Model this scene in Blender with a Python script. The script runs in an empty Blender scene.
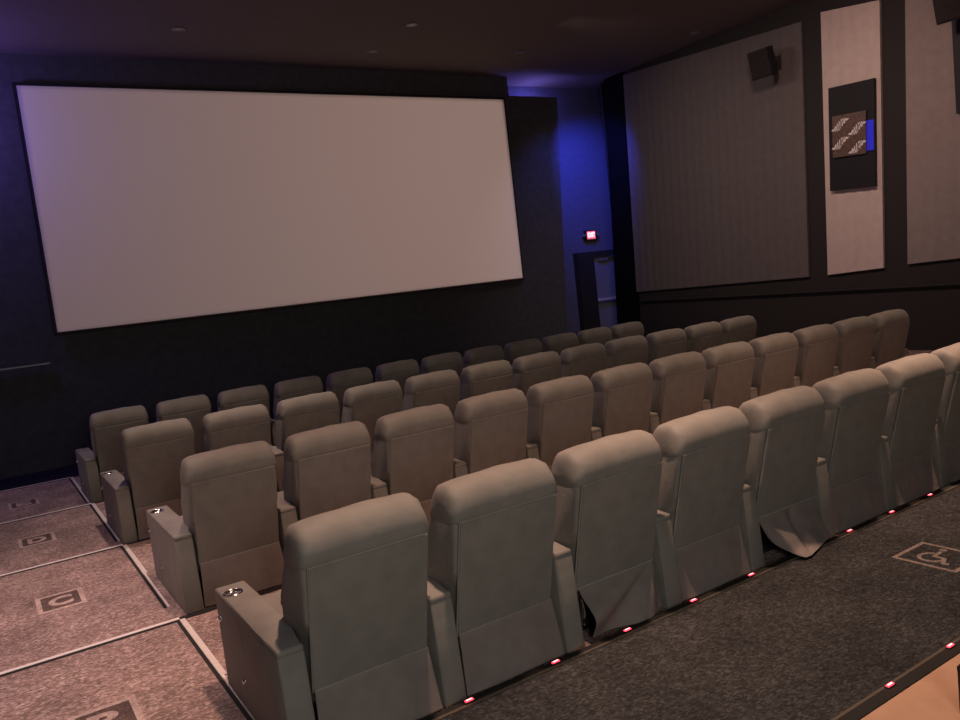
import bpy, bmesh, math, random
from mathutils import Vector, Matrix, noise
random.seed(4)
SC = bpy.context.scene
COL = SC.collection
PI = math.pi

# ------------------------------------------------------------------ materials
def new_mat(name):
    m = bpy.data.materials.new(name); m.use_nodes = True
    nt = m.node_tree
    return m, nt, nt.nodes['Principled BSDF']

def N(nt, t, **kw):
    n = nt.nodes.new(t)
    for k, v in kw.items():
        if k in n.inputs: n.inputs[k].default_value = v
        else: setattr(n, k, v)
    return n

def coord(nt):
    return N(nt, 'ShaderNodeTexCoord').outputs['Object']

def ramp(nt, fac, stops, interp='LINEAR'):
    r = nt.nodes.new('ShaderNodeValToRGB'); r.color_ramp.interpolation = interp
    el = r.color_ramp.elements
    while len(el) < len(stops): el.new(0.5)
    for e, (p, c) in zip(el, stops):
        e.position = p; e.color = (c[0], c[1], c[2], 1)
    nt.links.new(fac, r.inputs['Fac'])
    return r.outputs['Color']

def fabric(name, col, rough=0.85, var=0.12, scale=9.0, bump=0.25, weave=420.0, sheen=0.0, spec=0.3):
    m, nt, b = new_mat(name)
    co = coord(nt)
    n = N(nt, 'ShaderNodeTexNoise', Scale=scale, Detail=5.0); nt.links.new(co, n.inputs['Vector'])
    lo = [c*(1-var) for c in col]; hi = [c*(1+var) for c in col]
    nt.links.new(ramp(nt, n.outputs['Fac'], [(0.3, lo), (0.7, hi)]), b.inputs['Base Color'])
    b.inputs['Roughness'].default_value = rough
    b.inputs['Specular IOR Level'].default_value = spec
    b.inputs['Sheen Weight'].default_value = sheen
    w = N(nt, 'ShaderNodeTexNoise', Scale=weave, Detail=2.0); nt.links.new(co, w.inputs['Vector'])
    w2 = N(nt, 'ShaderNodeTexNoise', Scale=14.0, Detail=3.0); nt.links.new(co, w2.inputs['Vector'])
    ad = N(nt, 'ShaderNodeMath', operation='MULTIPLY_ADD'); ad.inputs[1].default_value = 0.25
    nt.links.new(w.outputs['Fac'], ad.inputs[0]); nt.links.new(w2.outputs['Fac'], ad.inputs[2])
    bp = N(nt, 'ShaderNodeBump', Strength=bump, Distance=0.02); nt.links.new(ad.outputs[0], bp.inputs['Height'])
    nt.links.new(bp.outputs['Normal'], b.inputs['Normal'])
    return m

def plain(name, col, rough=0.6, metal=0.0, spec=0.4, bump=0.0, bscale=60):
    m, nt, b = new_mat(name)
    co = coord(nt)
    n = N(nt, 'ShaderNodeTexNoise', Scale=bscale, Detail=4.0); nt.links.new(co, n.inputs['Vector'])
    nt.links.new(ramp(nt, n.outputs['Fac'], [(0.25, [c*0.88 for c in col]), (0.75, [c*1.1 for c in col])]), b.inputs['Base Color'])
    b.inputs['Roughness'].default_value = rough; b.inputs['Metallic'].default_value = metal
    b.inputs['Specular IOR Level'].default_value = spec
    if bump:
        bp = N(nt, 'ShaderNodeBump', Strength=bump, Distance=0.01); nt.links.new(n.outputs['Fac'], bp.inputs['Height'])
        nt.links.new(bp.outputs['Normal'], b.inputs['Normal'])
    return m

def emit(name, col, strength):
    m, nt, b = new_mat(name)
    b.inputs['Base Color'].default_value = (col[0], col[1], col[2], 1)
    b.inputs['Emission Color'].default_value = (col[0], col[1], col[2], 1)
    b.inputs['Emission Strength'].default_value = strength
    return m

def carpet(name, dark, mid, light, cell=75.0):
    """cut-pile carpet of short coloured flecks"""
    m, nt, b = new_mat(name)
    co = coord(nt)
    mp = N(nt, 'ShaderNodeMapping'); mp.inputs['Scale'].default_value = (1, 1.7, 1); mp.inputs['Rotation'].default_value = (0, 0, 0.6)
    nt.links.new(co, mp.inputs['Vector'])
    v = N(nt, 'ShaderNodeTexVoronoi', Scale=cell); nt.links.new(mp.outputs[0], v.inputs['Vector'])
    sx = N(nt, 'ShaderNodeSeparateColor'); nt.links.new(v.outputs['Color'], sx.inputs[0])
    fl = ramp(nt, sx.outputs[0], [(0.0, dark), (0.34, mid), (0.68, [0.55*a+0.45*c for a, c in zip(mid, light)]), (0.9, light)], 'CONSTANT')
    n2 = N(nt, 'ShaderNodeTexNoise', Scale=22.0, Detail=6.0, Roughness=0.7); nt.links.new(co, n2.inputs['Vector'])
    n3 = N(nt, 'ShaderNodeTexNoise', Scale=2.6, Detail=4.0); nt.links.new(co, n3.inputs['Vector'])
    mul = N(nt, 'ShaderNodeMath', operation='MULTIPLY'); nt.links.new(n2.outputs['Fac'], mul.inputs[0]); nt.links.new(n3.outputs['Fac'], mul.inputs[1])
    sh = ramp(nt, mul.outputs[0], [(0.1, (0.55,)*3), (0.42, (1.35,)*3)])
    mx = N(nt, 'ShaderNodeMix', data_type='RGBA', blend_type='MULTIPLY'); mx.inputs[0].default_value = 1.0
    nt.links.new(fl, mx.inputs[6]); nt.links.new(sh, mx.inputs[7])
    nt.links.new(mx.outputs[2], b.inputs['Base Color'])
    b.inputs['Roughness'].default_value = 0.97; b.inputs['Specular IOR Level'].default_value = 0.1
    n4 = N(nt, 'ShaderNodeTexNoise', Scale=160.0, Detail=3.0); nt.links.new(co, n4.inputs['Vector'])
    bp = N(nt, 'ShaderNodeBump', Strength=0.6, Distance=0.01); nt.links.new(n4.outputs['Fac'], bp.inputs['Height'])
    nt.links.new(bp.outputs['Normal'], b.inputs['Normal'])
    return m

M = {}
M['seat'] = fabric('grey_seat_fabric', (0.235, 0.218, 0.190), rough=0.7, var=0.10, bump=0.22, sheen=0.05)
M['seat_skirt'] = fabric('grey_skirt_fabric', (0.240, 0.200, 0.180), rough=0.8, var=0.13, bump=0.3)
M['piping'] = fabric('pale_piping', (0.30, 0.28, 0.25), rough=0.7)
M['chrome'] = plain('chrome', (0.82, 0.80, 0.78), rough=0.16, metal=1.0)
M['cup_dark'] = plain('cup_inner_steel', (0.45, 0.43, 0.41), rough=0.28, metal=1.0)
M['black_plastic'] = plain('black_plastic', (0.016, 0.015, 0.015), rough=0.5)
M['black_paint'] = plain('black_paint', (0.0392, 0.0343, 0.0323), rough=0.75, spec=0.2)
M['black_drape'] = fabric('black_drape', (0.1275, 0.1232, 0.1275), rough=0.95, spec=0.1)
M['ceiling'] = plain('black_ceiling', (0.2156, 0.1811, 0.1581), rough=0.85, spec=0.15, bump=0.15, bscale=40)
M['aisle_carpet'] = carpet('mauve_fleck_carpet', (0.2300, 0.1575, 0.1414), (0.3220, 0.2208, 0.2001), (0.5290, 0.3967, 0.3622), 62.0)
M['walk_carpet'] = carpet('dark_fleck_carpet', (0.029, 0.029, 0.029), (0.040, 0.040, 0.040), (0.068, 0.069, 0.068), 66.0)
M['front_carpet'] = carpet('black_carpet', (0.035, 0.032, 0.033), (0.045, 0.040, 0.042), (0.07, 0.065, 0.065), 62.0)
M['inlay_light'] = carpet('pale_carpet_inlay', (0.4455, 0.3267, 0.2970), (0.5346, 0.4010, 0.3638), (0.6534, 0.5049, 0.4604), 110.0)
M['inlay_dark'] = carpet('brown_carpet_inlay', (0.0982, 0.0643, 0.0589), (0.1339, 0.0893, 0.0821), (0.1963, 0.1428, 0.1250), 110.0)
M['symbol'] = carpet('taupe_carpet_inlay', (0.1950, 0.1575, 0.1395), (0.2400, 0.1950, 0.1725), (0.3000, 0.2475, 0.2175), 110.0)
M['nosing'] = plain('pale_nosing', (0.80, 0.71, 0.66), rough=0.45)
M['bar_metal'] = plain('satin_bar_metal', (0.75, 0.74, 0.76), rough=0.45, metal=0.2)
M['velvet'] = fabric('black_velvet', (0.006, 0.006, 0.006), rough=0.95, spec=0.05)
M['board_black'] = plain('board_black', (0.012, 0.011, 0.011), rough=0.6)
M['grille'] = fabric('grille_cloth', (0.035, 0.029, 0.028), rough=0.95, spec=0.1)
M['edge_white'] = plain('worn_white_edging', (0.66, 0.58, 0.53), rough=0.6)
M['rubber'] = plain('black_rubber', (0.013, 0.012, 0.010), rough=0.8)
M['nose_dull'] = plain('dull_bronze_nosing', (0.105, 0.085, 0.062), rough=0.6, metal=0.2)
M['tan'] = plain('tan_landing', (0.4914, 0.2948, 0.1868), rough=0.7, bscale=7, bump=0.05)
M['screen'] = plain('screen_vinyl', (0.74, 0.72, 0.70), rough=0.9, spec=0.1, bscale=260)
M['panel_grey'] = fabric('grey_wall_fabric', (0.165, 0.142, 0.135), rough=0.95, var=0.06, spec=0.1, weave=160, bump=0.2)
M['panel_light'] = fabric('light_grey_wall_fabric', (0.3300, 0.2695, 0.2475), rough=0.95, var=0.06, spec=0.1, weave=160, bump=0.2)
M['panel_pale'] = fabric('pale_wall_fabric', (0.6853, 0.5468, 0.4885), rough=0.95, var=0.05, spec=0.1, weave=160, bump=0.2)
M['blue_wall'] = plain('painted_plaster', (0.16, 0.16, 0.21), rough=0.9, spec=0.1, bscale=12)
M['door_paint'] = plain('grey_door_paint', (0.26, 0.26, 0.31), rough=0.5)
M['red_led'] = emit('red_led', (1.0, 0.04, 0.07), 3.0)
M['led_core'] = emit('pink_led_core', (1.0, 0.42, 0.42), 3.0)
M['exit_face'] = emit('exit_face_glow', (1.0, 0.16, 0.20), 0.8)
M['exit_text'] = emit('exit_letter_glow', (1.0, 0.62, 0.60), 1.6)
M['blue_led'] = emit('blue_led', (0.03, 0.035, 0.9), 0.12)
M['grey_fitting'] = plain('grey_fitting', (0.30, 0.28, 0.27), rough=0.4, metal=0.3)

def plate_mat():
    """engine-turned bronze sheet: mottled ground below the striped fans"""
    m, nt, b = new_mat('turned_bronze')
    b.inputs['Metallic'].default_value = 0.35; b.inputs['Roughness'].default_value = 0.45
    co = coord(nt)
    w = N(nt, 'ShaderNodeTexNoise', Scale=18.0, Detail=4.0); nt.links.new(co, w.inputs['Vector'])
    nt.links.new(ramp(nt, w.outputs['Fac'], [(0.3, (0.12, 0.072, 0.050)), (0.7, (0.20, 0.125, 0.088))]), b.inputs['Base Color'])
    return m
M['plate'] = plate_mat()
M['plate_shine'] = plain('painted_shine', (0.96, 0.88, 0.80), rough=0.4)  # reflected shine of the engraved fans put into a pale base colour

# ------------------------------------------------------------------ mesh helpers
def finish(bm, name, mat, parent=None, smooth=None, loc=None):
    bmesh.ops.recalc_face_normals(bm, faces=bm.faces)
    me = bpy.data.meshes.new(name); bm.to_mesh(me); bm.free()
    for mm in (mat if isinstance(mat, (list, tuple)) else [mat]): me.materials.append(mm)
    if smooth is not None:
        for p in me.polygons: p.use_smooth = True
        me.set_sharp_from_angle(angle=math.radians(smooth))
    o = bpy.data.objects.new(name, me); COL.objects.link(o)
    if parent is not None: o.parent = parent
    if loc is not None: o.location = loc
    return o

def box(bm, x0, x1, y0, y1, z0, z1, bev=0.0, seg=2, mi=0):
    t = bmesh.new()
    bmesh.ops.create_cube(t, size=1)
    for v in t.verts:
        v.co = Vector((x0+(v.co.x+.5)*(x1-x0), y0+(v.co.y+.5)*(y1-y0), z0+(v.co.z+.5)*(z1-z0)))
    if bev: bmesh.ops.bevel(t, geom=list(t.edges), offset=bev, segments=seg, profile=.5, affect='EDGES')
    merge(bm, t, mi)

def merge(bm, t, mi=0):
    vm = {}
    for v in t.verts: vm[v] = bm.verts.new(v.co)
    for f in t.faces:
        try:
            nf = bm.faces.new([vm[v] for v in f.verts]); nf.material_index = mi
        except ValueError: pass
    t.free()

def profile(bm, pts, x0, x1, bev=0.0, seg=3, mi=0):
    """closed YZ outline swept along X"""
    t = bmesh.new()
    a = [t.verts.new((x0, y, z)) for y, z in pts]; b = [t.verts.new((x1, y, z)) for y, z in pts]
    n = len(pts)
    t.faces.new(a); t.faces.new(b[::-1])
    for i in range(n): t.faces.new((a[i], b[i], b[(i+1) % n], a[(i+1) % n]))
    bmesh.ops.recalc_face_normals(t, faces=t.faces)
    if bev: bmesh.ops.bevel(t, geom=list(t.edges), offset=bev, segments=seg, profile=.5, affect='EDGES')
    merge(bm, t, mi)

def prism(bm, pts, z0, z1, mi=0):
    """closed XY outline raised from z0 to z1"""
    a = [bm.verts.new((x, y, z0)) for x, y in pts]; b = [bm.verts.new((x, y, z1)) for x, y in pts]
    n = len(pts)
    fs = [bm.faces.new(a), bm.faces.new(b[::-1])]
    for i in range(n): fs.append(bm.faces.new((a[i], b[i], b[(i+1) % n], a[(i+1) % n])))
    for f in fs: f.material_index = mi

def lathe(bm, prof, c, axis='z', n=28, mi=0, sx=1.0):
    rings = []
    for r, h in prof:
        ring = []
        for k in range(n):
            a = 2*PI*k/n; u, w = r*math.cos(a)*sx, r*math.sin(a)
            p = (u, w, h) if axis == 'z' else ((h, u, w) if axis == 'x' else (u, h, w))
            ring.append(bm.verts.new(Vector(p)+Vector(c)))
        rings.append(ring)
    for i in range(len(rings)-1):
        for k in range(n):
            f = bm.faces.new((rings[i][k], rings[i][(k+1) % n], rings[i+1][(k+1) % n], rings[i+1][k])); f.material_index = mi
    for ring in (rings[0], rings[-1]):
        f = bm.faces.new(ring); f.material_index = mi

def tube(bm, pts, r, n=8, mi=0):
    pts = [Vector(p) for p in pts]; rings = []
    for i, p in enumerate(pts):
        d = (pts[min(i+1, len(pts)-1)]-pts[max(i-1, 0)]).normalized()
        ref = Vector((0, 0, 1)) if abs(d.z) < .9 else Vector((1, 0, 0))
        s = d.cross(ref).normalized(); t = d.cross(s)
        rings.append([bm.verts.new(p+r*(s*math.cos(2*PI*k/n)+t*math.sin(2*PI*k/n))) for k in range(n)])
    for i in range(len(rings)-1):
        for k in range(n):
            f = bm.faces.new((rings[i][k], rings[i][(k+1) % n], rings[i+1][(k+1) % n], rings[i+1][k])); f.material_index = mi
    bm.faces.new(rings[0]).material_index = mi; bm.faces.new(rings[-1]).material_index = mi

def sheet(bm, fn, nu, nv, thick=0.006, mi=0):
    """cloth: grid point fn(u,v) with real thickness"""
    g = [[Vector(fn(i/nu, j/nv)) for j in range(nv+1)] for i in range(nu+1)]
    def nor(i, j):
        a = g[min(i+1, nu)][j]-g[max(i-1, 0)][j]; b = g[i][min(j+1, nv)]-g[i][max(j-1, 0)]
        n = a.cross(b)
        return n.normalized() if n.length > 1e-9 else Vector((0, 1, 0))
    A = [[bm.verts.new(g[i][j]) for j in range(nv+1)] for i in range(nu+1)]
    B = [[bm.verts.new(g[i][j]+nor(i, j)*thick) for j in range(nv+1)] for i in range(nu+1)]
    for i in range(nu):
        for j in range(nv):
            bm.faces.new((A[i][j], A[i+1][j], A[i+1][j+1], A[i][j+1])).material_index = mi
            bm.faces.new((B[i][j], B[i][j+1], B[i+1][j+1], B[i+1][j])).material_index = mi
    for i in range(nu):
        for j in (0, nv): bm.faces.new((A[i][j], A[i+1][j], B[i+1][j], B[i][j])).material_index = mi
    for j in range(nv):
        for i in (0, nu): bm.faces.new((A[i][j], A[i][j+1], B[i][j+1], B[i][j])).material_index = mi

def tag(o, label=None, cat=None, group=None, kind=None):
    if label: o['label'] = label
    if cat: o['category'] = cat
    if group: o['group'] = group
    if kind: o['kind'] = kind
    return o

def empty(name, loc, rot=(0, 0, 0)):
    o = bpy.data.objects.new(name, None); COL.objects.link(o)
    o.empty_display_size = 0.1; o.location = loc; o.rotation_euler = rot
    return o

def struct(bm, name, mat, smooth=None, label=None):
    o = finish(bm, name, mat, smooth=smooth); o['kind'] = 'structure'
    if label: o['label'] = label
    return o

def one_box(name, mat, x0, x1, y0, y1, z0, z1, bev=0.0, label=None):
    bm = bmesh.new(); box(bm, x0, x1, y0, y1, z0, z1, bev)
    return struct(bm, name, mat, label=label)

# ------------------------------------------------------------------ room measures
EDGE_X = -0.656                       # aisle edge of the seating tiers
ROWS = [                              # key, seat-back plane y, first seat shift, floor z, number of seats
    ('B', 0.000, 0.000, 0.0990, 9),
    ('C', 2.240, 0.063, 0.0680, 12),
    ('D', 4.382, 0.013, 0.0470, 12),
    ('E', 6.620, 0.016, 0.0000, 12)]
NOSE = 2.276                          # tread edge lies this far in front of the seat-back plane
WALK_Z = 0.141; WALK_Y = 0.043
LAND_Y = -1.115
FRONT_Z = -0.15
XL, XR = -3.2, 11.2
CEIL = 6.08
YB = -5.5

edges = {'B': 2.276, 'C': 4.516, 'D': 6.658, 'E': 8.896}

# ------------------------------------------------------------------ floors
one_box('floor', M['front_carpet'], XL-.15, 12.75, 8.88, 12.7, FRONT_Z-.1, FRONT_Z)
prev = {'B': WALK_Y, 'C': edges['B'], 'D': edges['C'], 'E': edges['D']}
for k, y, dx, z, n in ROWS:
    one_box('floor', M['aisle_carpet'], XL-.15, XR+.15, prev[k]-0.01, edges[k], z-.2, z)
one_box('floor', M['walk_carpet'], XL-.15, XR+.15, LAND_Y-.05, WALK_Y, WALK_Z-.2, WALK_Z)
one_box('floor', M['tan'], XL-.15, XR+.15, YB-.1, LAND_Y-.045, WALK_Z-.2, WALK_Z+.010)

tn = [0]
def trim(mat, *b, bev=0.0, label=None):
    tn[0] += 1
    return one_box('trim_%d' % tn[0], mat, *b, bev=bev, label=label)

for k, y, dx, z, n in ROWS:
    # thin bright nosing along the tread edge in the aisle, and the pale strip along the seating side
    trim(M['nosing'], XL, EDGE_X, edges[k]-0.028, edges[k]+0.006, z-.03, z+.005, bev=.002)
    trim(M['rubber'], XL, EDGE_X, edges[k]-0.060, edges[k]-0.028, z-.02, z+.002)
    trim(M['edge_white'], EDGE_X-.008, EDGE_X+.026, edges[k]-1.02, edges[k]-0.05, z-.02, z+.009, bev=.003)
    trim(M['rubber'], EDGE_X-.028, EDGE_X-.008, edges[k]-1.9, edges[k]-0.05, z-.02, z+.003)
    trim(M['nosing'], EDGE_X-.004, EDGE_X+.010, edges[k]-1.9, edges[k]-1.02, z-.02, z+.006)
    trim(M['rubber'], EDGE_X, XR, edges[k]-0.05, edges[k]+.004, z-.03, z+.004)
# walkway edges (behind the back row, and towards the tan landing)
trim(M['nose_dull'], EDGE_X, XR, WALK_Y-.030, WALK_Y-.012, WALK_Z-.04, WALK_Z+.004)
trim(M['rubber'], EDGE_X, XR, WALK_Y-.012, WALK_Y+.022, WALK_Z-.10, WALK_Z+.003)
trim(M['nose_dull'], XL, XR, LAND_Y+.010, LAND_Y+.028, WALK_Z-.04, WALK_Z+.006)
trim(M['rubber'], XL, XR, LAND_Y-.050, LAND_Y+.010, WALK_Z-.04, WALK_Z+.010)

# ------------------------------------------------------------------ shell
one_box('wall_left', M['black_paint'], XL-.15, XL, YB, 12.7, -.25, CEIL)
one_box('wall_rear', M['black_paint'], XL-.15, XR+.15, YB-.15, YB, 0, CEIL)
one_box('wall_front', M['blue_wall'], XL-.15, 12.75, 11.5, 11.65, -.25, CEIL)
one_box('wall_right', M['black_paint'], XR, XR+.15, YB, 10.35, -.25, CEIL)
one_box('wall_vestibule', M['black_paint'], 12.6, 12.75, 11.0, 11.5, -.25, CEIL)
one_box('wall_vestibule', M['black_paint'], XR+.13, 12.6, 11.0, 11.06, -.25, CEIL)
# ceiling with a grid of black tiles
bm = bmesh.new()
box(bm, XL-.15, 12.75, YB-.15, 11.65, CEIL, CEIL+.1)
struct(bm, 'ceiling', M['ceiling'])
# black masking wall that carries the screen (open gap to its right shows the lit exit wall)
bm = bmesh.new()
def xz_prism(bm, pts, y0, y1):
    a = [bm.verts.new((x, y0, z)) for x, z in pts]; b = [bm.verts.new((x, y1, z)) for x, z in pts]; n = len(pts)
    bm.faces.new(a); bm.faces.new(b[::-1])
    for k in range(n): bm.faces.new((a[k], b[k], b[(k+1) % n], a[(k+1) % n]))
xz_prism(bm, [(XL, FRONT_Z), (9.46, FRONT_Z), (9.90, 5.70), (8.62, 5.70), (8.62, CEIL), (XL, CEIL)], 10.86, 10.95)
struct(bm, 'wall_masking', M['black_drape'], smooth=60)
trim(M['grey_fitting'], XL, -0.54, 10.76, 10.83, 1.455, 1.480)

# pilasters, wainscot and chair rail of the side wall
def pil(y0, y1, d=.22):
    trim(M['black_paint'], XR-d, XR, y0, y1, FRONT_Z if y0 > 8.9 else 0.0, CEIL)
bm = bmesh.new(); profile(bm, [(10.32, FRONT_Z), (11.05, FRONT_Z), (10.70, CEIL), (10.07, CEIL)], XR-.05, XR+.15); struct(bm, 'wall_pier', M['velvet']); 
trim(M['black_paint'], XR-.055, XR, YB, 10.2, 1.085, 1.115, bev=.004)

def pleated_panel(name, mat, ya, yb, zt_a, zt_b, zb_a, zb_b, pitch=.21, amp=.0045, label=None, cat='wall panel'):
    """stretched wall fabric with shallow vertical pleats, a little thicker than its battens; ya is the far edge"""
    bm = bmesh.new(); n = max(24, int(abs(ya-yb)/pitch*8)); rows = 6
    g = []
    for i in range(n+1):
        t = i/n; y = ya+(yb-ya)*t; sl = -.20 if not (t == 0 and ya > 9) else -.20
        ph = (t*abs(ya-yb)/pitch)
        irr = .35*math.sin(ph*1.3+1.1)+.25*math.sin(ph*.37)
        d = .045+amp*(math.cos(2*PI*ph)+irr)
        col = []
        for j in range(rows+1):
            s = j/rows
            z0 = zb_a+(zb_b-zb_a)*t; z1 = zt_a+(zt_b-zt_a)*t
            col.append(bm.verts.new((XR-d, y+sl*(s-.5), z0+(z1-z0)*s)))
        g.append(col)
    bk = [(bm.verts.new((XR, c[0].co.y, c[0].co.z)), bm.verts.new((XR, c[-1].co.y, c[-1].co.z))) for c in g]  # battens
    for i in range(n):
        for j in range(rows): bm.faces.new((g[i][j], g[i+1][j], g[i+1][j+1], g[i][j+1]))
        bm.faces.new((g[i][0], g[i+1][0], bk[i+1][0], bk[i][0])); bm.faces.new((g[i][-1], g[i+1][-1], bk[i+1][1], bk[i][1]))
        bm.faces.new((bk[i][0], bk[i+1][0], bk[i+1][1], bk[i][1]))
    for i in (0, n): bm.faces.new([c for c in g[i]]+[bk[i][1], bk[i][0]])
    o = finish(bm, name, mat, smooth=50)
    return tag(o, label, cat, 'pleated fabric panels on the side wall')

pleated_panel('wall_panel', M['panel_grey'], 10.18, 5.82, 6.01, 5.72, 1.31, 1.37, label='wide dim grey pleated fabric panel on the side wall beside the exit')
pleated_panel('wall_panel', M['panel_pale'], 5.44, 4.43, 5.75, 5.60, 1.38, 1.43, label='narrow pale pinkish pleated panel behind the black board with the metal plate')
pleated_panel('wall_panel', M['panel_light'], 4.03, 0.2, 5.50, 5.2, 1.46, 1.60, label='grey pleated fabric panel at the edge of the photo under the cut-off speaker')

# ------------------------------------------------------------------ cinema screen
t = empty('movie_screen', (4.01, 10.80, 1.915))
SX, SZ = 4.383, 3.670
bm = bmesh.new()
nx = 24
def scr(u, v): return ((u-.5)*2*SX, -.05-.0*u, v*SZ)
sheet(bm, scr, nx, 10, thick=.012)
finish(bm, 'screen_surface', M['screen'], t, smooth=40)
bm = bmesh.new()
for a in ((-SX-.05, SX+.05, -.04, .0, -.05, 0.0), (-SX-.05, SX+.05, -.04, .0, SZ, SZ+.05), (-SX-.05, -SX, -.04, 0, 0, SZ), (SX, SX+.05, -.04, 0, 0, SZ), (-SX, SX, -.03, -.005, SZ/2-.04, SZ/2+.04)):
    box(bm, *a)
finish(bm, 'screen_frame', M['black_paint'], t)
tag(t, 'large blank pale cinema screen on the dark front wall', 'movie screen')

# ------------------------------------------------------------------ exit vestibule
DY = 11.5
t = empty('exit_sign', (10.98, DY, 2.715))
bm = bmesh.new(); box(bm, -.17, .17, -.07, 0, -.115, .115, .008); finish(bm, 'housing', M['black_plastic'], t)
bm = bmesh.new(); box(bm, -.125, .125, -.076, -.068, -.09, .09); finish(bm, 'sign_face', M['exit_face'], t)
def text_mesh(s, size, name, mat, parent, thick=.004, center=True):
    c = bpy.data.curves.new(name, 'FONT'); c.body = s; c.size = size; c.extrude = thick; c.align_x = 'CENTER'; c.align_y = 'CENTER'; c.offset = .012*size/.3
    o = bpy.data.objects.new(name+'_tmp', c); COL.objects.link(o)
    bpy.context.view_layer.update()
    me = bpy.data.meshes.new_from_object(o.evaluated_get(bpy.context.evaluated_depsgraph_get()))
    bpy.data.objects.remove(o); bpy.data.curves.remove(c)
    me.materials.clear(); me.materials.append(mat)
    r = bpy.data.objects.new(name, me); COL.objects.link(r); r.parent = parent
    return r
e = text_mesh('EXIT', .125, 'lettering', M['exit_text'], t); e.rotation_euler = (PI/2, 0, 0); e.location = (0, -.079, 0); e.scale = (.85, 1.2, 1)
for s in (-1, 1):
    bm = bmesh.new(); lathe(bm, [(.012, -.03), (.036, -.05), (.036, -.09), (.03, -.095)], (s*.215, 0, .0), axis='y', n=16)
    tube(bm, [(s*.165, -.035, .0), (s*.215, -.045, 0)], .012)
    finish(bm, 'emergency_lamp', M['grey_fitting'], t, smooth=40)
tag(t, 'lit red EXIT sign with two lamp heads above the exit door', 'exit sign')

d = empty('door_1', (11.27, DY, FRONT_Z)); d['kind'] = 'structure'
bm = bmesh.new()
box(bm, -.84, -.36, -.17, 0, 0, 2.48); box(bm, .36, .80, -.17, 0, 0, 2.48); box(bm, -.36, .36, -.17, 0, 2.36, 2.48)
finish(bm, 'door_frame', M['black_paint'], d)
bm = bmesh.new(); box(bm, -.36, .36, -.10, -.05, .01, 2.36, .004); finish(bm, 'door_leaf', M['door_paint'], d)
bm = bmesh.new(); box(bm, -.32, .34, -.17, -.135, 1.31, 1.37, .008); box(bm, -.33, -.26, -.15, -.1, 1.30, 1.38, .004); box(bm, .26, .33, -.15, -.1, 1.30, 1.38, .004)
finish(bm, 'push_bar', M['bar_metal'], d)
bm = bmesh.new(); box(bm, -.18, .10, -.15, -.1, 2.24, 2.31, .006); tube(bm, [(.05, -.13, 2.315), (.25, -.18, 2.325), (.3, -.12, 2.34)], .008)
finish(bm, 'door_closer', M['grey_fitting'], d)

# ------------------------------------------------------------------ black board with turned-metal plate
AY0, AY1, AZ0, AZ1 = 4.50, 5.30, 2.78, 4.465
t = empty('wall_light_board', (XR-.06, (AY0+AY1)/2+.045, AZ0), (.055, 0, 0))
yc = (AY0+AY1)/2
bm = bmesh.new(); box(bm, -.06, .0, AY0-yc, AY1-yc, 0, AZ1-AZ0, .004); finish(bm, 'backing_board', M['board_black'], t)
PY0, PY1, PZ0, PZ1 = 4.625-yc, 5.215-yc, 3.315-AZ0, 3.99-AZ0
bm = bmesh.new(); box(bm, -.095, -.080, PY0, PY1, PZ0, PZ1, .003); 
for yy in (PY0+.08, PY1-.08):
    for zz in (PZ0+.08, PZ1-.08): lathe(bm, [(.012, -.08), (.012, -.06)], (0, yy, zz), axis='x', n=10)
finish(bm, 'metal_plate', M['plate'], t)
# raised pale stripes on the plate, in four fans
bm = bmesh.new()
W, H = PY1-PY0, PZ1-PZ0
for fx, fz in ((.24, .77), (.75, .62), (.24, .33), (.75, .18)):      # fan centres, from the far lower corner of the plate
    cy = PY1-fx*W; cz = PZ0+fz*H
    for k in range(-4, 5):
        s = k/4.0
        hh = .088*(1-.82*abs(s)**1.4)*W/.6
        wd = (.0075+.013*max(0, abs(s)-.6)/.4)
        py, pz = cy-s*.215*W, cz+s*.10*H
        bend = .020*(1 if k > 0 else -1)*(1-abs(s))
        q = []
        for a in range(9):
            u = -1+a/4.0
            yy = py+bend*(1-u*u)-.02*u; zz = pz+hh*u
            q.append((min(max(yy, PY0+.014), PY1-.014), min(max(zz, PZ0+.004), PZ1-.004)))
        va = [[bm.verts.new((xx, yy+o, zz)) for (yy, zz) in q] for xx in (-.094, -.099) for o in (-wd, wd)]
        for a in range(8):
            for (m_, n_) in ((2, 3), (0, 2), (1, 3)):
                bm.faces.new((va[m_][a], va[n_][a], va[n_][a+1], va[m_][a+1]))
finish(bm, 'shine_stripes', M['plate_shine'], t)
bm = bmesh.new(); box(bm, -.075, -.06, AY0-yc+.005, PY0+.02, PZ0+.04, PZ1-.16, .003); finish(bm, 'blue_light_strip', M['blue_led'], t)
tag(t, 'black wall board with shiny striped metal plate and blue light on the pale panel', 'wall light')

# second board, cut off by the photo's edge
t = empty('wall_light_board', (XR-.06, 2.81, 3.60))
bm = bmesh.new(); box(bm, -.06, 0, -.435, .435, 0, 1.685, .004); finish(bm, 'backing_board', M['board_black'], t)
bm = bmesh.new(); box(bm, -.09, -.075, -.30, .16, .53, 1.2, .003)
for yy in (-.25, .1):
    for zz in (.6, 1.1): lathe(bm, [(.012, -.075), (.012, -.06)], (0, yy, zz), axis='x', n=10)
finish(bm, 'metal_plate', M['plate'], t)
tag(t, 'black wall board cut off by the photo edge beside the upper speaker', 'wall light')

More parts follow.
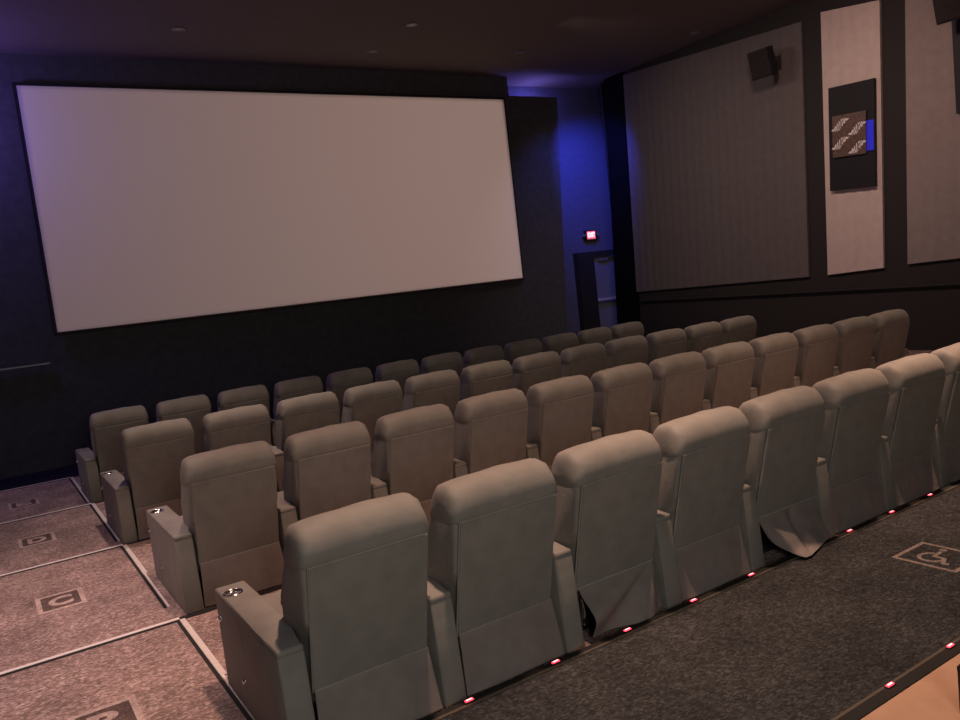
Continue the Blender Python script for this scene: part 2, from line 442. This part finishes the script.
# ------------------------------------------------------------------ surround speakers
def speaker(loc, label, sc=1.0, yaw=0.0):
    t = empty('wall_speaker', loc); t.rotation_euler = (0, 0, yaw)
    R = Matrix.Rotation(math.radians(-13), 3, 'Y')
    def tilt(bm):
        for v in bm.verts: v.co = R @ (v.co*sc) + Vector((-.33*sc-.07, 0, 0))
    bm = bmesh.new()
    prism(bm, [(.14, -.19), (.14, .19), (-.17, .27), (-.17, -.27)], -.30, .30)
    bmesh.ops.bevel(bm, geom=list(bm.edges), offset=.012, segments=2, affect='EDGES'); tilt(bm)
    finish(bm, 'cabinet', M['black_plastic'], t)
    bm = bmesh.new(); box(bm, -.185, -.168, -.25, .25, -.28, .28, .006); tilt(bm); finish(bm, 'grille', M['grille'], t)
    bm = bmesh.new(); box(bm, -.02, 0.0, -.1, .1, -.12, .12, .004); box(bm, -.33*sc, -.01, -.03, .03, -.03, .03); finish(bm, 'wall_bracket', M['black_paint'], t)
    return tag(t, label, 'speaker', 'black surround speakers high on the side wall')
speaker((XR-.055, 6.25, 5.17), 'black surround speaker high on the wide grey wall panel', .8)
speaker((XR-.055, 3.02, 5.13), 'black surround speaker cut off at the top edge above grey panel', .9)

# ------------------------------------------------------------------ ceiling fittings
def can(x, y, label, long=False):
    t = empty('recessed_light', (x, y, CEIL))
    bm = bmesh.new()
    lathe(bm, [(.10, -.012), (.085, -.016), (.075, -.006), (.075, 0.0)], (0, 0, 0), n=24); finish(bm, 'trim_ring', M['grey_fitting'], t, smooth=40)
    bm = bmesh.new(); lathe(bm, [(.07, -.004), (.03, -.012), (.005, -.014)], (0, 0, 0), n=20); finish(bm, 'lens', M['cup_dark'], t, smooth=50)
    tag(t, label, 'ceiling light', 'small unlit fittings in the black ceiling')
can(1.70, 9.30, 'small unlit ceiling fitting above the aisle end of the screen')
can(5.05, 8.35, 'small ceiling fitting catching light, highest one above the screen')
can(5.02, 9.75, 'small ceiling fitting just above the middle of the screen')
can(7.80, 9.25, 'small unlit ceiling fitting above the screen corner by the exit')
can(10.6, 7.55, 'small unlit ceiling fitting close to the side wall above the wide panel')

# ------------------------------------------------------------------ recliners
def superell(bm, c, r, e1=2.6, e2=9.0, nu=30, nv=44, fn=None):
    """rounded bolster: long along x, section exponent e1 in yz, end exponent e2"""
    rings = []
    for i in range(nv+1):
        s = -1+2*i/nv
        s = math.copysign(1-(1-abs(s))**1.9, s) if abs(s) < 1 else s
        k = (1-abs(s)**e2)**(1/2.6)
        ring = []
        for j in range(nu):
            a = 2*PI*j/nu; ca, sa = math.cos(a), math.sin(a)
            y = math.copysign(abs(ca)**(2/e1), ca)*r[1]*k; z = math.copysign(abs(sa)**(2/e1), sa)*r[2]*k
            p = Vector((s*r[0], y, z))
            if fn: p = fn(p, s, a)
            ring.append(p+Vector(c))
        rings.append(ring)
    V = [[bm.verts.new(p) for p in ring] for ring in rings[1:-1]]
    for i in range(len(V)-1):
        for j in range(nu): bm.faces.new((V[i][j], V[i][(j+1) % nu], V[i+1][(j+1) % nu], V[i+1][j]))
    bm.faces.new(V[0]); bm.faces.new(V[-1])

SEAM_Y, SEAM_Z, HEM_Y, HEM_Z = .055, .845, .205, .275
HW = .268

def flat_skirt():
    bm = bmesh.new()
    def f(u, v):
        x = (-HW+2*HW*u)*(1+.055*v)
        z = HEM_Z+.010-(HEM_Z-.0)*v
        y = HEM_Y-.016-.050*v*(.8+.2*math.sin(PI*u))+.004*math.sin(9*u+2)*v
        return (x, y, z)
    sheet(bm, f, 18, 8, -.010); return bm

def wrinkled_skirt():
    """loose on the aisle side, folds running up to the far corner"""
    bm = bmesh.new()
    def f(u, v):
        x = -HW+.02+(2*HW-.025)*u+.018*v*(1-u)
        z = HEM_Z+.01-(HEM_Z-.02)*v
        ang = math.atan2(v+.02, 1.04-u)                        # direction seen from the fixed corner
        dist = math.hypot(v, 1-u)
        y = HEM_Y-.004-.030*math.sin(PI*v)*(1-u)-.085*v+.034*math.sin(ang*9.0+.2)*min(1, dist*1.6)*(v**.5)
        return (x, y, z)
    sheet(bm, f, 40, 22, -.006); return bm

def hanging_skirt():
    """torn loose along its lower edge and billowing out over the walkway"""
    bm = bmesh.new()
    def f(u, v):
        k = min(1, u/.20); sm = k*k*(3-2*k)
        x = -HW+.004+(2*HW-.008)*u+.03*v*(1-u)
        zb = .056+.105*(1-k)**1.6
        out = .05+.18*sm*(1-.62*max(0, (u-.30)/.70))
        z = HEM_Z+.012+(zb-HEM_Z-.012)*v
        y = HEM_Y-.014-out*v**1.25
        y += .034*math.exp(-((u-.60+.26*v)/.07)**2)*math.sin(PI*v)**.8
        y -= .016*math.exp(-((u-.42+.20*v)/.08)**2)*math.sin(PI*v)
        return (x, y, z)
    sheet(bm, f, 44, 24, -.006); return bm

def headrest_bm():
    """padded roll folded over the top of the back, gathered at its ends"""
    bm = bmesh.new()
    sec = [(.052, .838), (.046, .865), (.043, .895), (.047, .925), (.058, .955), (.076, .980), (.100, .999), (.130, 1.010), (.165, 1.013),
           (.200, 1.008), (.235, .995), (.262, .972), (.282, .940), (.294, .900), (.300, .860), (.300, .825), (.24, .815), (.16, .815), (.09, .820)]
    cy, cz = .165, .875
    nv = 40; V = []
    for i in range(1, nv):
        s = -1+2*i/nv; s = math.copysign(1-(1-abs(s))**1.9, s)
        k = (1-abs(s)**16.0)**(1/2.2); e = max(0, (abs(s)-.80)/.20)
        ring = []
        for q, (y, z) in enumerate(sec):
            up = max(0, min(1, (z-.85)/.12))
            w = 1+(.04*math.sin(q*2.1+2*s)+.025*math.sin(q*3.7+5*s))*e*up
            kk = k*w
            kl = 1-(1-kk)*(.35+.65*up)
            yy = cy+(y-cy)*kl; zz = cz+(z-cz)*kl
            zz += (.004*math.sin(s*3.1+1)+.0015*math.sin(s*9))*up
            ring.append(bm.verts.new((s*.297, yy, zz)))
        V.append(ring)
    n = len(sec)
    for i in range(len(V)-1):
        for j in range(n): bm.faces.new((V[i][j], V[i][(j+1) % n], V[i+1][(j+1) % n], V[i+1][j]))
    bm.faces.new(V[0]); bm.faces.new(V[-1])
    return bm

def back_bm():
    """upholstered back: full width above the arms, slimmer where it sits between them"""
    bm = bmesh.new()
    profile(bm, [(.228, .20), (.147, .525), (.132, .585), (.066, .84), (.10, .90), (.25, .90), (.310, .80), (.40, .66), (.475, .585), (.510, .525), (.55, .42), (.54, .22)], -.293, .293, .020, 3)
    for v in bm.verts:
        k = min(1, max(0, (v.co.z-.562)/.04))
        v.co.x *= (.263+(.293-.263)*k)/.293
    return bm

def panel_bm():
    bm = bmesh.new()
    dy, dz = HEM_Y-SEAM_Y, HEM_Z-SEAM_Z
    def f(u, v):
        x = -HW+2*HW*u; b = -.010*math.sin(PI*u)**.7*math.sin(PI*v)**.7
        return (x, SEAM_Y+dy*v+b+.002*math.sin(7*u+3*v), SEAM_Z+dz*v)
    sheet(bm, f, 16, 16, -.012)
    return bm

def piping_bm():
    bm = bmesh.new()
    dy, dz = HEM_Y-SEAM_Y, HEM_Z-SEAM_Z
    for s in (-1, 1): tube(bm, [(s*HW, SEAM_Y+dy*v-.001, SEAM_Z+dz*v) for v in (0, .25, .5, .75, 1)], .005, 6)
    tube(bm, [(-HW+2*HW*u, HEM_Y-.020, HEM_Z+.010) for u in (0, .25, .5, .75, 1)], .006, 6)
    tube(bm, [(-HW+2*HW*u, SEAM_Y-.003, SEAM_Z) for u in (0, .25, .5, .75, 1)], .0045, 6)
    return bm

def cushion_bm():
    bm = bmesh.new(); box(bm, -.247, .247, .40, 1.02, .20, .44, .05, 4); return bm
def foot_bm():
    bm = bmesh.new(); box(bm, -.247, .247, 1.02, 1.09, .06, .42, .025, 3); return bm
def base_bm():
    bm = bmesh.new(); box(bm, -.245, .245, .28, .98, 0.0, .20, .006); return bm
AX = .35
def arm_outline(s, end):
    """plan of an arm: slim behind, where the back tapers past it, wide in front"""
    o = .408 if end else .426; r0, r1 = (.408, .292) if end else (.405, .292)
    return [(s*x, y) for x, y in ((r0, .16), (r1, .16), (r1, .34), (.254, .40), (.254, 1.13), (o, 1.13), (o, .40), (r0, .34))]
def arm_bm(s, end=False):
    bm = bmesh.new(); prism(bm, arm_outline(s, end), 0, .486)
    bmesh.ops.bevel(bm, geom=list(bm.edges), offset=.010, segments=2, profile=.5, affect='EDGES')
    for v in bm.verts:
        if v.co.y < .25: v.co.y -= .030*(1-v.co.z/.486)          # the rear face runs out a little towards the floor
    return bm
def pad_bm(s, end=False):
    bm = bmesh.new(); prism(bm, arm_outline(s, end), .478, .512)
    bmesh.ops.bevel(bm, geom=list(bm.edges), offset=.013, segments=3, profile=.5, affect='EDGES'); return bm
def cup_bm(s):
    bm = bmesh.new()
    lathe(bm, [(.047, .505), (.049, .516), (.045, .5195), (.040, .517), (.038, .512), (.036, .5125)], (s*.352, .98, 0), n=30)
    lathe(bm, [(.036, .5122), (.020, .5124), (.004, .5126)], (s*.352, .98, 0), n=24, mi=1)
    return bm
def btn_bm(s, y, z):
    bm = bmesh.new()
    o = s*.408
    lathe(bm, [(.017, o-s*.006), (.017, o+s*.004), (.012, o+s*.010), (.004, o+s*.011)], (0, y, z), axis='x', n=16)
    return bm

def build_recliner(name):
    t = empty(name, (0, 0, 0))
    finish(base_bm(), 'base', M['black_plastic'], t)
    finish(cushion_bm(), 'seat_cushion', M['seat'], t, smooth=60)
    finish(foot_bm(), 'footrest', M['seat'], t, smooth=60)
    b = finish(back_bm(), 'backrest', M['seat'], t, smooth=40)
    p = finish(panel_bm(), 'back_panel', M['seat'], b, smooth=45)
    finish(piping_bm(), 'piping', M['piping'], b, smooth=60)
    finish(headrest_bm(), 'headrest', M['seat'], t, smooth=70)
    s = finish(flat_skirt(), 'back_skirt', M['seat_skirt'], t, smooth=50)
    a = finish(arm_bm(-1), 'armrest', M['seat'], t, smooth=50)
    finish(pad_bm(-1), 'arm_pad', M['seat'], a, smooth=50)
    c = finish(cup_bm(-1), 'cup_holder', [M['chrome'], M['cup_dark']], a, smooth=45); c['label'] = 'chrome cup holder'
    return t

def add_arm(t, s):
    a = finish(arm_bm(s, True), 'armrest', M['seat'], t, smooth=50)
    finish(pad_bm(s, True), 'arm_pad', M['seat'], a, smooth=50)
    c = finish(cup_bm(s), 'cup_holder', [M['chrome'], M['cup_dark']], a, smooth=45); c['label'] = 'chrome cup holder'
    return a

def copy_tree(o, parent=None):
    c = o.copy(); COL.objects.link(c)
    if parent is not None: c.parent = parent
    for ch in list(o.children): copy_tree(ch, c)
    return c

ORD = ['first', 'second', 'third', 'fourth', 'fifth', 'sixth', 'seventh', 'eighth', 'ninth', 'tenth', 'eleventh', 'twelfth']
ROWTXT = {'B': 'back row along the walkway', 'C': 'second row from the back', 'D': 'third row from the back', 'E': 'front row below the screen'}
proto = build_recliner('recliner'); used = False
for k, y, dx, z, n in ROWS:
    for i in range(n):
        if not used: o = proto; used = True; fresh = True
        else: o = copy_tree(proto)
        o.location = (dx+.704*i-.25, y, z)
        lab = 'grey recliner, %s from the stepped aisle in the %s' % (ORD[i], ROWTXT[k])
        if i == 0: lab = 'grey recliner right beside the stepped aisle in the %s' % ROWTXT[k]
        if i == 11: lab = 'grey recliner at the side-wall end of the %s' % ROWTXT[k]
        if k == 'B' and i == 2: lab = 'grey recliner with a loose, creased lower back skirt in the back row'
        if k == 'B' and i == 4: lab = 'grey recliner whose torn back skirt hangs out over the walkway'
        tag(o, lab, 'recliner', 'grey recliners in the '+ROWTXT[k])
        o['_k'] = k+str(i)
for o in [o for o in bpy.data.objects if '_k' in o.keys()]:
    key = o['_k']; del o['_k']
    arm = [c for c in o.children if c.name.startswith('armrest')][0]
    if key[1:] == '0':
        for ch in list(arm.children): bpy.data.objects.remove(ch)
        bpy.data.objects.remove(arm); arm = add_arm(o, -1)
        for yy, zz in ((1.08, .37), (.77, .16)):
            bb = finish(btn_bm(-1, yy, zz), 'recline_button', M['chrome'], arm, smooth=45); bb['label'] = 'chrome recline button'
    if key[1:] == '11' : add_arm(o, 1)
    if key in ('B2', 'B4'):
        sk = [c for c in o.children if c.name.startswith('back_skirt')][0]
        bpy.data.objects.remove(sk)
        s = finish(wrinkled_skirt() if key == 'B2' else hanging_skirt(), 'back_skirt', M['seat_skirt'], o, smooth=60)
        s['label'] = 'loose creased grey fabric skirt' if key == 'B2' else 'torn fabric skirt hanging outwards'
        if key == 'B2':
            bm = bmesh.new(); tube(bm, [(-.235, .20, .22), (-.228, .19, .15), (-.236, .2, .08)], .007); box(bm, -.25, -.22, .20, .25, .06, .26)
            bm2 = finish(bm, 'frame_bracket', M['chrome'], o, smooth=40); bm2['label'] = 'steel bracket showing behind the loose skirt'

# ------------------------------------------------------------------ red step lights
def step_light(x, y, z, label, group):
    t = empty('step_light', (x, y, z))
    bm = bmesh.new(); box(bm, -.026, .026, -.011, .011, -.004, .007, .003); finish(bm, 'housing', M['black_plastic'], t)
    bm = bmesh.new(); box(bm, -.021, .021, -.0075, .0075, .005, .0115, .002); finish(bm, 'lens', M['red_led'], t)
    bm = bmesh.new(); box(bm, -.015, .015, -.0035, .0035, .010, .0130, .001); finish(bm, 'glow_element', M['led_core'], t)
    return tag(t, label, 'step light', group)
BEH = ['second', 'second', 'third', 'fourth', 'fifth', 'sixth', 'seventh', 'eighth']
XS = [.119, .608, 1.072, 1.556, 2.031, 2.985, 3.461, 3.938]
LL = ['small red step light at the foot of the second back-row recliner, lowest in the photo',
      'small red step light below the gap between second and third back-row recliners',
      'small red step light under the creased skirt of the back row',
      'small red step light behind the fourth back-row recliner',
      'small red step light just before the torn hanging skirt',
      'small red step light just past the torn hanging skirt',
      'small red step light second past the torn hanging skirt',
      'small red step light farthest along the back row, third past the torn skirt']
for x, l in zip(XS, LL): step_light(x, WALK_Y-.004, WALK_Z+.004, l, 'red step lights behind the back row')
step_light(1.453, LAND_Y+.004, WALK_Z+.009, 'small red step light on the landing edge, lower of the two', 'red step lights on the landing edge')
step_light(1.927, LAND_Y+.004, WALK_Z+.009, 'small red step light on the landing edge, upper of the two', 'red step lights on the landing edge')

# ------------------------------------------------------------------ row letters set in the aisle carpet
def row_letter(ch, x0, x1, y0, y1, z):
    cx, cy = (x0+x1)/2, (y0+y1)/2; w, h = (x1-x0)/2, (y1-y0)/2
    t = empty('row_letter_inlay', (cx, cy, z))
    bm = bmesh.new(); f = .032
    box(bm, -w, w, h-f, h, 0, .003); box(bm, -w, w, -h, -h+f, 0, .003); box(bm, -w, -w+f, -h+f, h-f, 0, .003); box(bm, w-f, w, -h+f, h-f, 0, .003)
    finish(bm, 'border', M['inlay_light'], t)
    bm = bmesh.new(); box(bm, -w+f, w-f, -h+f, h-f, 0, .002); finish(bm, 'ground', M['inlay_dark'], t)
    l = text_mesh(ch, .30, 'letter', M['inlay_light'], t, .0015)
    xs = [v.co.x for v in l.data.vertices]; ys = [v.co.y for v in l.data.vertices]
    c0, c1 = (min(xs)+max(xs))/2, (min(ys)+max(ys))/2; sx, sy = .155/(max(xs)-min(xs)), .205/(max(ys)-min(ys))
    for v in l.data.vertices: v.co.x = (v.co.x-c0)*sx; v.co.y = (v.co.y-c1)*sy
    # thicken strokes a little
    l.location = (0, 0, .0025)
    tag(t, 'framed carpet letter %s woven into the aisle step' % ch, 'row letter', 'row letters in the aisle carpet')
row_letter('B', -1.375, -1.065, 1.03, 1.39, .099)
row_letter('C', -1.385, -1.080, 3.22, 3.60, .068)
row_letter('D', -1.405, -1.100, 5.36, 5.73, .047)
row_letter('E', -1.415, -1.105, 7.54, 7.92, .000)

# wheelchair space symbol in the walkway carpet
t = empty('wheelchair_symbol_inlay', (2.915, -.545, WALK_Z))
bm = bmesh.new(); w, h, f = .165, .18, .024
for a in ((-w, w, h-f, h), (-w, w, -h, -h+f), (-w, -w+f, -h+f, h-f), (w-f, w, -h+f, h-f)): box(bm, *a, 0, .003)
finish(bm, 'border', M['symbol'], t)
bm = bmesh.new()
import itertools
hz = itertools.count(.003, .00012)
def sym(p): return (p[1], -p[0])                  # upright direction of the sign is +x, its front is -y
def stroke(pts, r=.011):
    for a, b in zip(pts, pts[1:]):
        a, b = Vector(sym(a)), Vector(sym(b)); d = (b-a).normalized(); n = Vector((-d.y, d.x))*r
        prism(bm, [tuple(a-d*r*.5+n), tuple(a-d*r*.5-n), tuple(b+d*r*.5-n), tuple(b+d*r*.5+n)], 0, next(hz))
arc = [(-.018+.066*math.cos(math.radians(a)), -.030+.066*math.sin(math.radians(a))) for a in range(110, 361, 25)]
stroke(arc); stroke([(-.022, .072), (-.014, -.012), (.042, -.014), (.072, -.088), (.095, -.078)])
prism(bm, [sym((-.024+.021*math.cos(a*PI/8), .103+.021*math.sin(a*PI/8))) for a in range(16)], 0, next(hz))
finish(bm, 'symbol', M['symbol'], t)
tag(t, 'pale square wheelchair symbol set in the dark walkway carpet', 'floor symbol')

# short black post standing on the landing
t = empty('floor_post', (1.468, -1.410, WALK_Z+.010))
bm = bmesh.new(); lathe(bm, [(.030, 0), (.030, .17)], (0, 0, 0), n=20); finish(bm, 'post', M['black_plastic'], t, smooth=40)
bm = bmesh.new(); lathe(bm, [(.031, .17), (.031, .182), (.024, .192), (.010, .195)], (0, 0, 0), n=20); finish(bm, 'cap', M['black_plastic'], t, smooth=40)
tag(t, 'short black post on the tan landing at the photo corner', 'post')

# ------------------------------------------------------------------ lights
def lamp(kind, name, loc, col, power, size=.3, target=None, spot=None, blend=.5, spread=None, size_y=None):
    l = bpy.data.lights.new(name, kind); l.color = col; l.energy = power
    if kind == 'AREA':
        l.shape = 'RECTANGLE'; l.size = size; l.size_y = size_y or size
        if spread: l.spread = math.radians(spread)
    else: l.shadow_soft_size = size
    if kind == 'SPOT': l.spot_size = math.radians(spot); l.spot_blend = blend
    o = bpy.data.objects.new(name, l); COL.objects.link(o); o.location = loc
    if target is not None:
        o.rotation_euler = (Vector(target)-Vector(loc)).to_track_quat('-Z', 'Y').to_euler()
    return o
# colour and power of each lamp
ROW1 = [(.6, (1, .63, .48), 1150), (2.8, (1, .63, .46), 860), (5.2, (1, .61, .45), 1600), (7.8, (1, .66, .50), 420)]
ROW2 = [(.4, (1, .60, .47), 430), (3.2, (1, .64, .48), 520), (6.4, (1, .66, .50), 400)]
ROW3 = [(.5, (1, .72, .60), 600), (3.4, (1, .72, .58), 220), (6.6, (1, .72, .58), 220)]
AISLE_FILL = ((1, .97, .92), 66); REAR_FILL = ((1, .9, .85), 3); AISLE = ((1, .71, .65), 1080); AISLE2 = ((1, .78, .68), 220)
SCREEN_FILL = ((1, .66, .57), 2600); WALL_FILL1 = ((1, .70, .60), 43); WALL_FILL2 = ((1, .80, .70), 19)
BLUE1 = ((.05, .075, 1), 370); BLUE2 = ((.22, .18, 1), 24); BLUE3 = ((.24, .16, 1), 98); BLUE4 = ((.06, .09, 1), 60)
# rows of ceiling downlights over the seats
for lamps, y in ((ROW1, .25), (ROW2, 2.7), (ROW3, 4.95)):
    for x, c, pw in lamps:
        lamp('SPOT', 'house_light', (x, y, 5.9), c, pw, .12, (x, y+.05, 0), 56, 1.0)
# unseen fill added behind the camera to lift the seat backs
lamp('AREA', 'aisle_side_fill', (-1.3, -4.7, 2.5), *AISLE_FILL, 1.2, (0.5, 1.0, .7))
lamp('AREA', 'rear_fill', (5.5, -5.3, 3.4), *REAR_FILL, 1.2, (5.5, 4.5, .7))  # second fill, weak, added at the rear wall
# aisle downlight
lamp('SPOT', 'aisle_light', (-2.2, 2.6, 5.9), *AISLE, .12, (-2.5, 2.7, 0), 58, .9)
lamp('SPOT', 'aisle_light', (-1.9, 7.0, 5.9), *AISLE2, .12, (-2.1, 7.0, 0), 60, .9)
# unseen spot added to brighten the screen, masked to its rectangle
def screen_fill():
    o = lamp('SPOT', 'screen_fill', (4.0, -5.2, 4.3), *SCREEN_FILL, .05, (4.01, 10.75, 3.75), 36, 0.0)
    l = o.data; l.use_nodes = True; nt = l.node_tree
    em = nt.nodes['Emission']
    tc = N(nt, 'ShaderNodeTexCoord'); sp = N(nt, 'ShaderNodeSeparateXYZ'); nt.links.new(tc.outputs['Normal'], sp.inputs[0])
    D = 15.95
    def mask(out, half):
        a = N(nt, 'ShaderNodeMath', operation='ABSOLUTE'); nt.links.new(out, a.inputs[0])
        z = N(nt, 'ShaderNodeMath', operation='ABSOLUTE'); nt.links.new(sp.outputs[2], z.inputs[0])
        d = N(nt, 'ShaderNodeMath', operation='DIVIDE'); nt.links.new(a.outputs[0], d.inputs[0]); nt.links.new(z.outputs[0], d.inputs[1])
        c = N(nt, 'ShaderNodeMath', operation='LESS_THAN'); nt.links.new(d.outputs[0], c.inputs[0]); c.inputs[1].default_value = half
        return c.outputs[0]
    m = N(nt, 'ShaderNodeMath', operation='MULTIPLY')
    nt.links.new(mask(sp.outputs[0], 4.37/D), m.inputs[0]); nt.links.new(mask(sp.outputs[1], 1.83/D), m.inputs[1])
    fa = N(nt, 'ShaderNodeMath', operation='MULTIPLY_ADD'); fa.inputs[1].default_value = 1.3; fa.inputs[2].default_value = 1.0
    nt.links.new(sp.outputs[0], fa.inputs[0])
    m2 = N(nt, 'ShaderNodeMath', operation='MULTIPLY'); nt.links.new(m.outputs[0], m2.inputs[0]); nt.links.new(fa.outputs[0], m2.inputs[1])
    nt.links.new(m2.outputs[0], em.inputs['Strength'])
screen_fill()
# unseen area lights added to brighten the side wall panels
lamp('AREA', 'side_wall_fill', (7.4, 3.8, 5.95), *WALL_FILL1, .5, (11.2, 4.6, 2.0), spread=120)
lamp('AREA', 'side_wall_fill', (7.4, 7.6, 5.95), *WALL_FILL2, .5, (11.2, 7.8, 1.6), spread=120)
# blue lamps at the two front corners
lamp('SPOT', 'blue_exit_lamp', (9.8, 9.7, 5.4), *BLUE1, .1, (11.2, 11.5, 3.7), 82, 1.0)
lamp('SPOT', 'blue_corner_lamp', (9.9, 9.5, 5.7), *BLUE4, .1, (9.4, 10.86, 3.6), 60, 1.0)
lamp('POINT', 'blue_soffit_lamp', (9.5, 11.2, 5.5), *BLUE2, .1)
lamp('POINT', 'blue_corner_lamp', (-2.0, 10.1, 5.1), *BLUE3, .2)

w = bpy.data.worlds.new('world'); SC.world = w; w.use_nodes = True
w.node_tree.nodes['Background'].inputs[0].default_value = (.9, .8, .75, 1)
w.node_tree.nodes['Background'].inputs[1].default_value = .0

# ------------------------------------------------------------------ camera
cam = bpy.data.cameras.new('camera'); co = bpy.data.objects.new('camera', cam); COL.objects.link(co)
r = Vector((0.83501, -0.53857, -0.11272)); u = Vector((0.14915, 0.02436, 0.98851)); f = Vector((0.52964, 0.84223, -0.10066))
mw = Matrix(((r.x, u.x, -f.x, -1.48865), (r.y, u.y, -f.y, -2.92844), (r.z, u.z, -f.z, 1.99615), (0, 0, 0, 1)))
co.matrix_world = mw
cam.sensor_width = 36; cam.lens = 796.733/960*36; cam.clip_start = .05
SC.camera = co
vs = SC.view_settings
vs.view_transform = 'Standard'; vs.look = 'None'; vs.exposure = 0; vs.gamma = 1; vs.use_curve_mapping = False
